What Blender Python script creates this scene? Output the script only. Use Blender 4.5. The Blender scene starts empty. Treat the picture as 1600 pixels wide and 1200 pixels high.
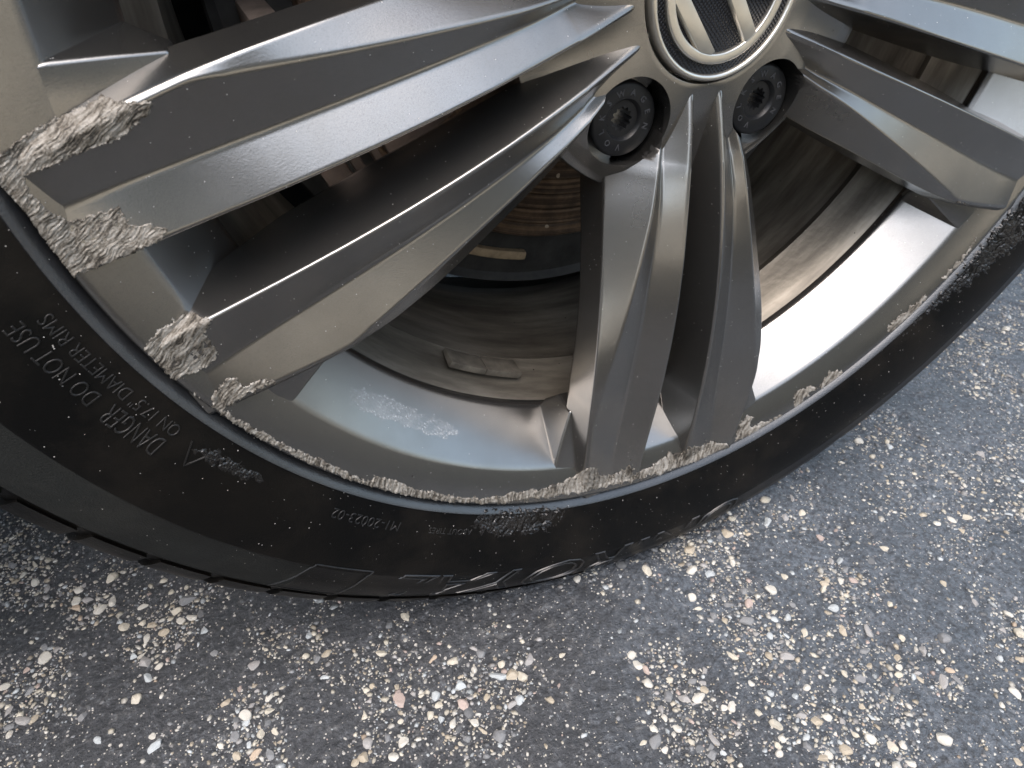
import bpy, bmesh, math, random
import numpy as np
from mathutils import Vector, Matrix, noise
from mathutils.bvhtree import BVHTree

random.seed(7)
rng = np.random.default_rng(11)
S = bpy.context.scene
COL = S.collection
HW = 0.307            # height of the wheel centre above the ground (m)
R = math.radians

# ------------------------------------------------------------------ camera
# wheel frame (mm): x right, y up, z out of the wheel towards the viewer, origin on the axle in the lip plane
CR = np.array([[0.90884022, 0.00881628, 0.41705122],
               [0.25455251, 0.78032881, -0.57121797],
               [-0.33047310, 0.62530730, 0.70695000]])
CC = np.array([-186.5474, 42.1134, 205.1566])
CF = 1082.487          # focal length in pixels of a 1600 px wide picture

def w2m(v):            # wheel mm -> world m
    return Vector((v[0] / 1000, -v[2] / 1000, v[1] / 1000 + HW))

def d2m(v):
    return Vector((v[0], -v[2], v[1]))

cam_d = bpy.data.cameras.new('camera')
cam = bpy.data.objects.new('camera', cam_d)
COL.objects.link(cam)
rx, ry, rz = d2m(CR[0]), d2m(CR[1]), d2m(CR[2])
m = Matrix(((rx.x, ry.x, rz.x), (rx.y, ry.y, rz.y), (rx.z, ry.z, rz.z))).to_4x4()
m.translation = w2m(CC)
cam.matrix_world = m
cam_d.sensor_width = 36
cam_d.lens = CF * 36 / 1600
cam_d.clip_start = 0.005
cam_d.clip_end = 2000
cam_d.dof.use_dof = True
cam_d.dof.focus_distance = 0.285
cam_d.dof.aperture_fstop = 26
S.camera = cam

# ------------------------------------------------------------------ light
SUN_EL, SUN_AZ = 67, 218       # degrees; azimuth clockwise from +Y
w = bpy.data.worlds.new('World')
S.world = w
w.use_nodes = True
wn = w.node_tree
bg = wn.nodes['Background']
sky = wn.nodes.new('ShaderNodeTexSky')
sky.sky_type = 'NISHITA'
sky.sun_disc = False
sky.sun_elevation = R(SUN_EL)
sky.sun_rotation = R(SUN_AZ)
sky.air_density = 1.0
sky.dust_density = 4.0
hs = wn.nodes.new('ShaderNodeHueSaturation')      # thin bright cloud takes most of the blue out
hs.inputs['Hue'].default_value = 0.485
hs.inputs['Saturation'].default_value = 0.78
wn.links.new(sky.outputs[0], hs.inputs['Color'])
wn.links.new(hs.outputs[0], bg.inputs[0])
bg.inputs[1].default_value = 0.15
sun_d = bpy.data.lights.new('sun', 'SUN')
sun_d.energy = 0.5
sun_d.angle = R(58)
sun_d.color = (1.0, 0.985, 0.965)
sun = bpy.data.objects.new('sun', sun_d)
COL.objects.link(sun)
sdir = Vector((math.sin(R(SUN_AZ)) * math.cos(R(SUN_EL)), math.cos(R(SUN_AZ)) * math.cos(R(SUN_EL)), math.sin(R(SUN_EL))))
sun.rotation_euler = sdir.to_track_quat('Z', 'Y').to_euler()
sun.location = (0, -3, 4)
S.view_settings.view_transform = 'Standard'
S.view_settings.look = 'None'
S.view_settings.exposure = 1.72
S.view_settings.gamma = 1.0
S.view_settings.use_curve_mapping = False
S.render.engine = 'CYCLES'
S.cycles.max_bounces = 8
S.cycles.use_denoising = True

# ------------------------------------------------------------------ node helpers
def new_mat(name):
    mt = bpy.data.materials.new(name)
    mt.use_nodes = True
    nt = mt.node_tree
    return mt, nt, nt.nodes['Principled BSDF']

class NT:
    def __init__(self, nt):
        self.nt = nt
        self.tc = nt.nodes.new('ShaderNodeTexCoord')
    def lk(self, a, b):
        self.nt.links.new(a, b)
    def coords(self, scale=(1, 1, 1), rot=(0, 0, 0)):
        mp = self.nt.nodes.new('ShaderNodeMapping')
        mp.inputs['Scale'].default_value = scale
        mp.inputs['Rotation'].default_value = rot
        self.lk(self.tc.outputs['Object'], mp.inputs['Vector'])
        return mp.outputs[0]
    def noise(self, scale, detail=4, rough=0.55, vec=None, dist=0.0):
        n = self.nt.nodes.new('ShaderNodeTexNoise')
        n.inputs['Scale'].default_value = scale
        n.inputs['Detail'].default_value = detail
        n.inputs['Roughness'].default_value = rough
        n.inputs['Distortion'].default_value = dist
        self.lk(vec if vec is not None else self.tc.outputs['Object'], n.inputs['Vector'])
        return n.outputs[0]
    def ramp(self, src, stops):
        r = self.nt.nodes.new('ShaderNodeValToRGB')
        el = r.color_ramp.elements
        while len(el) < len(stops):
            el.new(0.5)
        for e, (p, c) in zip(el, stops):
            e.position = p
            e.color = (c, c, c, 1) if isinstance(c, (int, float)) else (*c, 1)
        self.lk(src, r.inputs[0])
        return r.outputs[0]
    def mix(self, fac, a, b):
        x = self.nt.nodes.new('ShaderNodeMix')
        x.data_type = 'RGBA'
        for sock, v in ((x.inputs['Factor'], fac), (x.inputs['A'], a), (x.inputs['B'], b)):
            if hasattr(v, 'links'):
                self.lk(v, sock)
            elif isinstance(v, (int, float)):
                sock.default_value = v
            else:
                sock.default_value = (*v, 1)
        return x.outputs['Result']
    def math(self, op, a, b=0.0, c=None):
        x = self.nt.nodes.new('ShaderNodeMath')
        x.operation = op
        for i, v in enumerate((a, b) if c is None else (a, b, c)):
            if hasattr(v, 'links'):
                self.lk(v, x.inputs[i])
            else:
                x.inputs[i].default_value = v
        return x.outputs[0]
    def bump(self, h, strength, dist, normal=None):
        b = self.nt.nodes.new('ShaderNodeBump')
        b.inputs['Strength'].default_value = strength
        b.inputs['Distance'].default_value = dist
        self.lk(h, b.inputs['Height'])
        if normal is not None:
            self.lk(normal, b.inputs['Normal'])
        return b.outputs[0]
    def specks(self, scale, size, chance):
        """small round dots: one in some of the cells"""
        v = self.nt.nodes.new('ShaderNodeTexVoronoi')
        v.inputs['Scale'].default_value = scale
        self.lk(self.tc.outputs['Object'], v.inputs['Vector'])
        sep = self.nt.nodes.new('ShaderNodeSeparateColor')
        self.lk(v.outputs['Color'], sep.inputs[0])
        near = self.math('LESS_THAN', v.outputs['Distance'], self.math('MULTIPLY', sep.outputs[1], size))
        return self.math('MULTIPLY', near, self.math('LESS_THAN', sep.outputs[0], chance))

def set_in(b, **k):
    for n, v in k.items():
        b.inputs[n.replace('_', ' ')].default_value = v

def mat_alloy():
    mt, nt, b = new_mat('alloy_paint')
    g = NT(nt)
    dirt = g.ramp(g.noise(22, 5, 0.6), [(0.35, 0.0), (0.75, 1.0)])
    base = g.mix(dirt, (0.275, 0.268, 0.256), (0.225, 0.215, 0.20))
    sp = g.math('ADD', g.specks(430, 0.10, 0.06), g.specks(1000, 0.18, 0.06))
    dsp = g.specks(300, 0.12, 0.03)
    base = g.mix(g.ramp(g.noise(2600, 2, 0.6), [(0.52, 0.0), (0.72, 0.35)]), base, (0.09, 0.085, 0.08))
    base = g.mix(sp, base, (0.36, 0.35, 0.33))
    base = g.mix(dsp, base, (0.05, 0.045, 0.04))
    g.lk(base, b.inputs['Base Color'])
    rg = g.math('ADD', g.math('MULTIPLY', dirt, 0.08), 0.205)
    g.lk(g.math('ADD', rg, g.math('MULTIPLY', sp, 0.4)), b.inputs['Roughness'])
    g.lk(g.math('SUBTRACT', 0.95, g.math('MULTIPLY', sp, 0.8)), b.inputs['Metallic'])
    peel = g.noise(1500, 2, 0.5)
    flake = g.noise(5200, 1, 0.5)
    nb = g.bump(peel, 0.05, 0.0004)
    nb = g.bump(flake, 0.05, 0.0002, nb)
    nb = g.bump(sp, 0.5, 0.0002, nb)
    g.lk(nb, b.inputs['Normal'])
    return mt

def mat_raw():
    mt, nt, b = new_mat('scraped_aluminium')
    g = NT(nt)
    at = nt.nodes.new('ShaderNodeAttribute')
    at.attribute_name = 'tone'
    n2 = g.noise(1500, 4, 0.65)
    k = g.math('ADD', at.outputs['Fac'], g.math('MULTIPLY', g.math('SUBTRACT', n2, 0.5), 0.7))
    col = g.ramp(k, [(0.22, (0.035, 0.030, 0.024)), (0.36, (0.10, 0.086, 0.068)), (0.52, (0.175, 0.158, 0.132)), (0.80, (0.28, 0.262, 0.232))])
    g.lk(col, b.inputs['Base Color'])
    set_in(b, Metallic=0.3, Roughness=0.55)
    nb = g.bump(n2, 0.5, 0.0005)
    g.lk(nb, b.inputs['Normal'])
    return mt

def mat_barrel():
    mt, nt, b = new_mat('brake_dusted_barrel')
    g = NT(nt)
    v = g.coords((14, 90, 14))
    n = g.noise(1.0, 6, 0.65, v)
    col = g.ramp(n, [(0.3, (0.060, 0.052, 0.042)), (0.5, (0.135, 0.120, 0.097)), (0.72, (0.24, 0.218, 0.18))])
    sp = g.specks(300, 0.16, 0.08)
    col = g.mix(sp, col, (0.03, 0.025, 0.02))
    g.lk(col, b.inputs['Base Color'])
    set_in(b, Metallic=0.55, Roughness=0.42)
    g.lk(g.bump(g.noise(260, 4), 0.25, 0.0006), b.inputs['Normal'])
    return mt

def mat_rubber(name, base, rough, grain, spk, spec=0.22):
    mt, nt, b = new_mat(name)
    g = NT(nt)
    n = g.noise(24, 6, 0.65)
    c2 = tuple(x * 1.9 + y for x, y in zip(base, (0.008, 0.006, 0.004)))
    col = g.mix(g.ramp(n, [(0.45, 0.0), (0.8, 1.0)]), base, c2)
    col = g.mix(g.ramp(g.noise(9, 4, 0.6), [(0.5, 0.0), (0.75, 0.8)]), col, (0.0065, 0.0055, 0.0042))
    sp = g.math('ADD', g.specks(420, 0.13, spk), g.specks(950, 0.22, spk * 0.8))
    sp = g.math('MINIMUM', sp, 1.0)
    col = g.mix(sp, col, (0.42, 0.40, 0.37))
    g.lk(col, b.inputs['Base Color'])
    set_in(b, Roughness=rough)
    b.inputs['Specular IOR Level'].default_value = spec
    nb = g.bump(g.noise(1400, 3, 0.6), grain, 0.0004)
    nb = g.bump(sp, 0.6, 0.0003, nb)
    g.lk(nb, b.inputs['Normal'])
    return mt

def mat_simple(name, col, rough, metal=0.0, bscale=600, bstr=0.12, var=0.25, vs=60, spec=0.5):
    mt, nt, b = new_mat(name)
    g = NT(nt)
    n = g.noise(vs, 5, 0.6)
    c1 = tuple(min(1, x * (1 - var)) for x in col)
    c2 = tuple(min(1, x * (1 + var)) for x in col)
    g.lk(g.mix(g.ramp(n, [(0.35, 0.0), (0.68, 1.0)]), c1, c2), b.inputs['Base Color'])
    set_in(b, Roughness=rough, Metallic=metal)
    b.inputs['Specular IOR Level'].default_value = spec
    g.lk(g.bump(g.noise(bscale, 3), bstr, 0.0004), b.inputs['Normal'])
    return mt

def mat_disc():
    mt, nt, b = new_mat('rusty_iron')
    g = NT(nt)
    sep = nt.nodes.new('ShaderNodeSeparateXYZ')
    g.lk(g.tc.outputs['Object'], sep.inputs[0])
    rr = g.math('SQRT', g.math('ADD', g.math('POWER', sep.outputs[0], 2), g.math('POWER', sep.outputs[2], 2)))
    cx = nt.nodes.new('ShaderNodeCombineXYZ')
    g.lk(rr, cx.inputs[0])
    ring = g.noise(330, 3, 0.7, cx.outputs[0])
    spot = g.noise(130, 5, 0.65)
    k = g.math('ADD', g.math('MULTIPLY', ring, 0.75), g.math('MULTIPLY', spot, 0.25))
    col = g.ramp(k, [(0.36, (0.018, 0.014, 0.011)), (0.48, (0.075, 0.048, 0.03)), (0.6, (0.23, 0.15, 0.09)), (0.74, (0.42, 0.30, 0.19))])
    sp = g.specks(190, 0.30, 0.10)
    col = g.mix(sp, col, (0.45, 0.36, 0.26))
    g.lk(col, b.inputs['Base Color'])
    set_in(b, Roughness=0.55, Metallic=0.5)
    g.lk(g.bump(ring, 0.6, 0.0012), b.inputs['Normal'])
    return mt

def mat_bitumen():
    mt, nt, b = new_mat('asphalt_bitumen')
    g = NT(nt)
    big = g.noise(14, 5, 0.6)
    mid = g.noise(160, 5, 0.62)
    col = g.mix(g.ramp(big, [(0.38, 0.0), (0.66, 1.0)]), (0.055, 0.066, 0.080), (0.090, 0.104, 0.122))
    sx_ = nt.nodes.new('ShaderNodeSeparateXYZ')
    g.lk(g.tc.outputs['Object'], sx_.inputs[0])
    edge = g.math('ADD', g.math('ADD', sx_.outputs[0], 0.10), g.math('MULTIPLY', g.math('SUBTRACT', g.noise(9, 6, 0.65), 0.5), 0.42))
    col = g.mix(g.ramp(edge, [(-0.10 + 0.1, 1.0), (0.16, 0.0)]), col, (0.042, 0.044, 0.048))      # left side darkened: shade under the car put into the colour
    col = g.mix(g.ramp(mid, [(0.55, 0.0), (0.78, 0.6)]), col, (0.19, 0.185, 0.175))
    gr = g.math('ADD', g.specks(420, 0.40, 0.10), g.specks(900, 0.45, 0.14))
    mott = g.noise(330, 6, 0.72)
    col = g.mix(g.ramp(mott, [(0.40, 0.85), (0.52, 0.0)]), col, (0.026, 0.028, 0.031))
    col = g.mix(g.ramp(mott, [(0.55, 0.0), (0.70, 0.7)]), col, (0.17, 0.182, 0.195))
    crk = g.ramp(g.noise(70, 6, 0.7, None, 1.2), [(0.475, 0.0), (0.5, 0.8), (0.525, 0.0)])
    col = g.mix(crk, col, (0.02, 0.021, 0.023))
    col = g.mix(g.math('MINIMUM', gr, 1.0), col, (0.42, 0.40, 0.36))
    g.lk(col, b.inputs['Base Color'])
    rg = g.ramp(mid, [(0.3, 0.34), (0.7, 0.62)])
    g.lk(rg, b.inputs['Roughness'])
    fine = g.noise(900, 5, 0.7)
    nb = g.bump(mid, 0.8, 0.0030)
    nb = g.bump(mott, 0.7, 0.0014, nb)
    nb = g.bump(fine, 0.7, 0.0010, nb)
    nb = g.bump(gr, 0.4, 0.0006, nb)
    g.lk(nb, b.inputs['Normal'])
    return mt

def mat_stone():
    mt, nt, b = new_mat('aggregate_stone')
    g = NT(nt)
    at = nt.nodes.new('ShaderNodeAttribute')
    at.attribute_name = 'stone_colour'
    n = g.noise(420, 5, 0.65)
    dark = nt.nodes.new('ShaderNodeMix')
    dark.data_type = 'RGBA'
    dark.blend_type = 'MULTIPLY'
    dark.inputs['Factor'].default_value = 0.75
    g.lk(at.outputs['Color'], dark.inputs['A'])
    g.lk(g.ramp(n, [(0.32, (0.42, 0.40, 0.37)), (0.6, (1.0, 1.0, 1.0))]), dark.inputs['B'])
    g.lk(dark.outputs['Result'], b.inputs['Base Color'])
    set_in(b, Roughness=0.6)
    g.lk(g.bump(g.noise(1300, 4), 0.35, 0.0006), b.inputs['Normal'])
    return mt

def mat_stone_solid(name, col):
    mt, nt, b = new_mat(name)
    g = NT(nt)
    n = g.noise(420, 5, 0.65)
    dk = tuple(x * f for x, f in zip(col, (0.48, 0.46, 0.43)))
    g.lk(g.mix(g.ramp(n, [(0.32, 0.0), (0.6, 1.0)]), dk, col), b.inputs['Base Color'])
    set_in(b, Roughness=0.6)
    g.lk(g.bump(g.noise(1300, 4), 0.35, 0.0006), b.inputs['Normal'])
    return mt

def mat_capblack():
    mt, nt, b = new_mat('cap_black_plastic')
    g = NT(nt)
    ck = nt.nodes.new('ShaderNodeTexVoronoi')
    ck.inputs['Scale'].default_value = 820
    ck.inputs['Randomness'].default_value = 0.0
    g.lk(g.coords((1, 0.001, 1), (0, 0.8, 0)), ck.inputs['Vector'])
    set_in(b, Roughness=0.32)
    b.inputs['Base Color'].default_value = (0.006, 0.006, 0.007, 1)
    b.inputs['Specular IOR Level'].default_value = 0.25
    g.lk(g.bump(ck.outputs['Distance'], 0.9, 0.0008), b.inputs['Normal'])
    return mt

M = dict(
    alloy=mat_alloy(), raw=mat_raw(), barrel=mat_barrel(),
    rubber=mat_rubber('tyre_rubber', (0.0022, 0.0022, 0.0021), 0.36, 0.25, 0.10, 0.17),
    band=mat_rubber('tyre_band_rubber', (0.0125, 0.0132, 0.0120), 0.75, 0.8, 0.06),
    guard=mat_rubber('tyre_guard_rubber', (0.012, 0.0135, 0.0155), 0.27, 0.3, 0.04, 1.0),
    torn=mat_rubber('torn_rubber', (0.0055, 0.005, 0.0048), 0.25, 0.6, 0.02, 0.6),
    letter=mat_rubber('raised_rubber', (0.009, 0.009, 0.009), 0.28, 0.2, 0.03, 0.5),
    bolt=mat_simple('bolt_black', (0.007, 0.0073, 0.008), 0.40, 0.0, 900, 0.1, spec=0.3),
    boltletter=mat_simple('bolt_letter', (0.035, 0.036, 0.04), 0.35, 0.0, 900, 0.1),
    chrome=mat_simple('cap_chrome', (0.60, 0.57, 0.51), 0.30, 0.95, 500, 0.06, 0.10),
    cap=mat_capblack(), disc=mat_disc(),
    shield=mat_simple('shield_steel', (0.035, 0.033, 0.03), 0.6, 0.3, 300, 0.3, 0.4),
    caliper=mat_simple('caliper_iron', (0.24, 0.185, 0.15), 0.55, 0.3, 200, 0.4, 0.45, 40),
    slot_light=mat_simple('slot_light_tan', (0.34, 0.25, 0.15), 0.7, 0.1, 400, 0.4, 0.35, 120),  # tan of light seen through the shield's slot, put into the colour
    lead=mat_simple('adhesive_weight', (0.115, 0.102, 0.082), 0.5, 0.4, 180, 0.6, 0.45, 90),
    bitumen=mat_bitumen(), stone=mat_stone(),
    paint=mat_simple('car_paint', (0.05, 0.055, 0.065), 0.25, 0.4, 900, 0.02, 0.05),
    trim=mat_simple('black_plastic', (0.02, 0.02, 0.02), 0.6),
)

# ------------------------------------------------------------------ mesh helpers
def link(name, me, mat, parent=None, loc=None, roty=0.0):
    o = bpy.data.objects.new(name, me)
    COL.objects.link(o)
    if mat is not None and not me.materials:
        me.materials.append(mat)
    if parent is not None:
        o.parent = parent
    if loc is not None:
        o.location = loc
    o.rotation_euler = (0, roty, 0)
    return o

def mk(name, verts, faces, smooth=True, sharp=None):
    me = bpy.data.meshes.new(name)
    me.from_pydata([tuple(v) for v in verts], [], faces)
    me.update()
    if smooth:
        me.polygons.foreach_set('use_smooth', [True] * len(me.polygons))
        if sharp is not None:
            me.set_sharp_from_angle(angle=R(sharp))
    return me

def recalc(me):
    bm = bmesh.new()
    bm.from_mesh(me)
    bmesh.ops.recalc_face_normals(bm, faces=bm.faces)
    bm.to_mesh(me)
    bm.free()
    return me

def L(x, y, z):        # wheel mm -> wheel-local m
    return (x / 1000, -z / 1000, y / 1000)

def revolve(name, prof, n=256, a0=0.0, a1=360.0, closed_prof=False, sharp=30, deform=None):
    """profile of (r, z) in mm turned about the axle"""
    full = abs(a1 - a0) >= 359.9
    na = n if full else n + 1
    V, F = [], []
    k = len(prof)
    for i in range(na):
        a = R(a0 + (a1 - a0) * i / n)
        c, s = math.cos(a), math.sin(a)
        for r, z in prof:
            p = (r * c, r * s, z)
            if deform:
                p = deform(p)
            V.append(L(*p))
    for i in range(n):
        j = (i + 1) % na
        for q in range(k if closed_prof else k - 1):
            q2 = (q + 1) % k
            F.append((i * k + q, i * k + q2, j * k + q2, j * k + q))
    return recalc(mk(name, V, F, True, sharp))

def join(name, meshes, smooth=None):
    V, F, SM = [], [], []
    for me in meshes:
        o = len(V)
        V += [tuple(v.co) for v in me.vertices]
        F += [tuple(i + o for i in p.vertices) for p in me.polygons]
        SM += [p.use_smooth for p in me.polygons]
    r = bpy.data.meshes.new(name)
    r.from_pydata(V, [], F)
    r.update()
    r.polygons.foreach_set('use_smooth', SM)
    return r

def box(x0, x1, y0, y1, z0, z1):
    V = [(x, y, z) for x in (x0, x1) for y in (y0, y1) for z in (z0, z1)]
    F = [(0, 1, 3, 2), (4, 6, 7, 5), (0, 4, 5, 1), (2, 3, 7, 6), (0, 2, 6, 4), (1, 5, 7, 3)]
    return V, F

def bevel_mesh(me, width, seg=2, sharp=35):
    bm = bmesh.new()
    bm.from_mesh(me)
    bmesh.ops.recalc_face_normals(bm, faces=bm.faces)
    bmesh.ops.bevel(bm, geom=[e for e in bm.edges if e.is_manifold and e.calc_face_angle() > R(20)], offset=width, segments=seg, affect='EDGES', profile=0.6)
    bm.to_mesh(me)
    bm.free()
    me.polygons.foreach_set('use_smooth', [True] * len(me.polygons))
    me.set_sharp_from_angle(angle=R(sharp))
    return me

def boolean_diff(me, cutters):
    o = bpy.data.objects.new('tmp', me)
    COL.objects.link(o)
    cs = []
    for c in cutters:
        co = bpy.data.objects.new('cut', c)
        COL.objects.link(co)
        md = o.modifiers.new('b', 'BOOLEAN')
        md.operation = 'DIFFERENCE'
        md.solver = 'EXACT'
        md.object = co
        cs.append(co)
    dg = bpy.context.evaluated_depsgraph_get()
    r = bpy.data.meshes.new_from_object(o.evaluated_get(dg))
    for c in cs:
        bpy.data.objects.remove(c)
    bpy.data.objects.remove(o)
    return r

def text_mesh(s, outline=0.0, shear=0.0, bevel=0.0, extrude=0.02, res=3, thin=0.0):
    cu = bpy.data.curves.new('t', 'FONT')
    cu.body = s
    cu.size = 1.0
    cu.shear = shear
    cu.resolution_u = res
    cu.offset = thin
    if outline:
        cu.fill_mode = 'NONE'
        cu.bevel_depth = outline
        cu.bevel_resolution = 1
    else:
        cu.extrude = extrude
        cu.bevel_depth = bevel
        cu.bevel_resolution = 1
    o = bpy.data.objects.new('t', cu)
    COL.objects.link(o)
    dg = bpy.context.evaluated_depsgraph_get()
    me = bpy.data.meshes.new_from_object(o.evaluated_get(dg))
    bpy.data.objects.remove(o)
    co = np.array([v.co for v in me.vertices])
    fa = [tuple(p.vertices) for p in me.polygons]
    bpy.data.meshes.remove(me)
    return co, fa

# ------------------------------------------------------------------ ground
def vnoise(x, y, seed=0):
    xi, yi = np.floor(x).astype(np.int64), np.floor(y).astype(np.int64)
    fx, fy = x - xi, y - yi
    fx, fy = fx * fx * (3 - 2 * fx), fy * fy * (3 - 2 * fy)
    def h(a, b):
        n = (a * 374761393 + b * 668265263 + seed * 974711) & 0x7fffffff
        n = ((n ^ (n >> 13)) * 1274126177) & 0x7fffffff
        return ((n ^ (n >> 16)) & 0xffff) / 65535.0
    return (h(xi, yi) * (1 - fx) + h(xi + 1, yi) * fx) * (1 - fy) + (h(xi, yi + 1) * (1 - fx) + h(xi + 1, yi + 1) * fx) * fy

def fbm(x, y, seed=0, oct=3):
    t, a, s = 0, 1, 0
    for i in range(oct):
        t = t + a * vnoise(x * 2 ** i, y * 2 ** i, seed + i)
        s += a
        a *= 0.5
    return t / s

def ground_z(x, y):
    near = np.exp(-((x - 0.05) ** 2 + (y - 0.05) ** 2) / 1.2)
    pit = np.clip((fbm(x / 0.034, y / 0.034, 21, 3) - 0.40) / 0.10, 0, 1)
    pit = pit * (0.35 + 1.3 * np.clip(fbm(x / 0.0055, y / 0.0055, 51, 2) - 0.22, 0, 1))
    return near * (0.0030 * (fbm(x / 0.030, y / 0.030, 3) - 0.5) + 0.0016 * (fbm(x / 0.008, y / 0.008, 9) - 0.5) - 0.0016 * pit) - 0.0004

def axis(lo, hi, step, far):
    a = list(np.arange(lo, hi + step / 2, step))
    d, q = step, hi
    while q < far:
        d *= 1.35
        q += d
        a.append(q)
    d, q = step, lo
    b = []
    while q > -far:
        d *= 1.35
        q -= d
        b.append(q)
    return np.array(b[::-1] + a)

gx, gy = axis(-0.52, 0.72, 0.0019, 400), axis(-0.26, 0.44, 0.0019, 400)
X, Y = np.meshgrid(gx, gy)
Z = ground_z(X, Y)
nx, ny = len(gx), len(gy)
gm = bpy.data.meshes.new('ground')
gv = np.stack([X.ravel(), Y.ravel(), Z.ravel()], 1)
ii = (np.arange(ny - 1)[:, None] * nx + np.arange(nx - 1)[None, :]).ravel()
gf = np.stack([ii, ii + 1, ii + nx + 1, ii + nx], 1)
gm.vertices.add(len(gv))
gm.vertices.foreach_set('co', gv.ravel())
gm.loops.add(gf.size)
gm.loops.foreach_set('vertex_index', gf.ravel())
gm.polygons.add(len(gf))
gm.polygons.foreach_set('loop_start', np.arange(0, gf.size, 4))
gm.polygons.foreach_set('use_smooth', np.ones(len(gf), bool))
gm.update(calc_edges=True)
gm.validate()
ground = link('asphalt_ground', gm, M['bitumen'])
ground['kind'] = 'structure'
ground['label'] = 'dark worn asphalt with pale aggregate showing through'

# --- stones
bm = bmesh.new()
bmesh.ops.create_icosphere(bm, subdivisions=1, radius=1)
ICO_V = np.array([v.co for v in bm.verts])
ICO_F = np.array([[v.index for v in f.verts] for f in bm.faces])
bm.free()
bm = bmesh.new()
bmesh.ops.create_icosphere(bm, subdivisions=2, radius=1)
ICO2_V = np.array([v.co for v in bm.verts])
ICO2_F = [[v.index for v in f.verts] for f in bm.faces]
bm.free()

def stone_shape(V, r):
    """an angular lump: a ball clipped by random planes"""
    P = V.copy()
    for _ in range(7):
        n = r.normal(size=3)
        n /= np.linalg.norm(n)
        d = r.uniform(0.45, 0.85)
        k = P @ n - d
        P = P - np.maximum(k, 0)[:, None] * n
    return P

PAL = [((0.50, 0.465, 0.385), 8), ((0.54, 0.52, 0.465), 8), ((0.40, 0.35, 0.27), 4), ((0.32, 0.31, 0.30), 5),
       ((0.20, 0.205, 0.21), 4), ((0.12, 0.125, 0.13), 3), ((0.42, 0.45, 0.46), 5), ((0.45, 0.36, 0.27), 0.6), ((0.42, 0.34, 0.30), 1)]
pal_i = np.concatenate([[i] * max(1, int(wgt * 2)) for i, (_, wgt) in enumerate(PAL)])

def to_px(x, y, z):
    P = np.stack([x * 1000, (z - HW) * 1000, -y * 1000], 1) - CC
    q = P @ CR.T
    d = np.maximum(-q[:, 2], 1.0)
    return 800 + CF * q[:, 0] / d, 600 - CF * q[:, 1] / d, -q[:, 2]

def stone_field(x, y):
    """how thickly the stones lie: worn patches against smooth sealed ones"""
    u_, v_, d_ = to_px(x, y, x * 0)
    f = np.full(len(x), 0.16)
    for cx, cy, sx_, sy_, a in ((120, 1040, 260, 170, 0.75), (450, 1060, 170, 120, 0.45), (1150, 930, 150, 110, 0.5), (1210, 1110, 190, 120, 0.55),
                                (1070, 850, 90, 60, 0.4), (1500, 1100, 150, 110, 0.35), (840, 1080, 150, 90, 0.4), (1480, 860, 140, 60, 0.2), (300, 930, 200, 50, 0.25)):
        f += a * np.exp(-((u_ - cx) / sx_) ** 2 - ((v_ - cy) / sy_) ** 2)
    pat = fbm(x / 0.034, y / 0.034, 21, 3)
    return np.clip(f * np.clip((pat - 0.38) * 6.5, 0.06, 2.4), 0, 1), (u_, v_, d_)

N = 300000
px_, py_ = rng.uniform(-0.60, 0.78, N), rng.uniform(-0.28, 0.48, N)
prob, (u_, v_, d_) = stone_field(px_, py_)
seen = (u_ > -120) & (u_ < 1720) & (v_ > np.interp(u_, [0, 250, 450, 620, 780, 1000, 1200, 1400, 1600], [830, 900, 942, 952, 925, 852, 748, 602, 415]) - 70) & (v_ < 1330)
prob = np.where(seen, prob, prob * 0.25)
keep = rng.uniform(size=N) < prob
px_, py_ = px_[keep], py_[keep]
N = len(px_)
rad = np.clip(np.exp(rng.normal(math.log(0.00112), 0.50, N)), 0.0005, 0.0046)
# thin out the overlaps
order = np.argsort(-rad)
cell = {}
ok = []
for i in order:
    cx, cy = int(px_[i] / 0.006), int(py_[i] / 0.006)
    good = True
    for a in (-1, 0, 1):
        for b_ in (-1, 0, 1):
            for j in cell.get((cx + a, cy + b_), ()):
                if (px_[i] - px_[j]) ** 2 + (py_[i] - py_[j]) ** 2 < (0.60 * (rad[i] + rad[j])) ** 2:
                    good = False
                    break
            if not good:
                break
        if not good:
            break
    if good:
        cell.setdefault((cx, cy), []).append(i)
        ok.append(i)
ok = np.array(ok)
px_, py_, rad = px_[ok], py_[ok], rad[ok]
N = len(px_)
pc = rng.choice(pal_i, N)
pz = ground_z(px_, py_)
sink = np.clip(rng.normal(0.14, 0.13, N), -0.12, 0.36)

sx, sy, sd = to_px(px_, py_, pz)
vis = (sx > 5) & (sx < 1595) & (sy > 300) & (sy < 1195) & (sd > 0)
# the wheel covers what lies above its lower outline
outl = np.interp(sx, [0, 250, 450, 620, 780, 1000, 1200, 1400, 1600], [830, 900, 942, 952, 925, 852, 748, 602, 415])
vis &= sy > outl + 6
size_px = np.where(vis, rad / sd * (pc < 4) + 1e-9, 0)
big = np.argsort(-np.where(vis, rad * 1000 / sd, 0))[:300]
isbig = np.zeros(N, bool)
isbig[big] = True

def stone_xform(P, i):
    a = rng.uniform(0, 2 * math.pi)
    sc = rad[i] * np.array([rng.uniform(0.9, 1.35), rng.uniform(0.65, 0.95), rng.uniform(0.45, 0.65)])
    return P * sc, a

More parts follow.
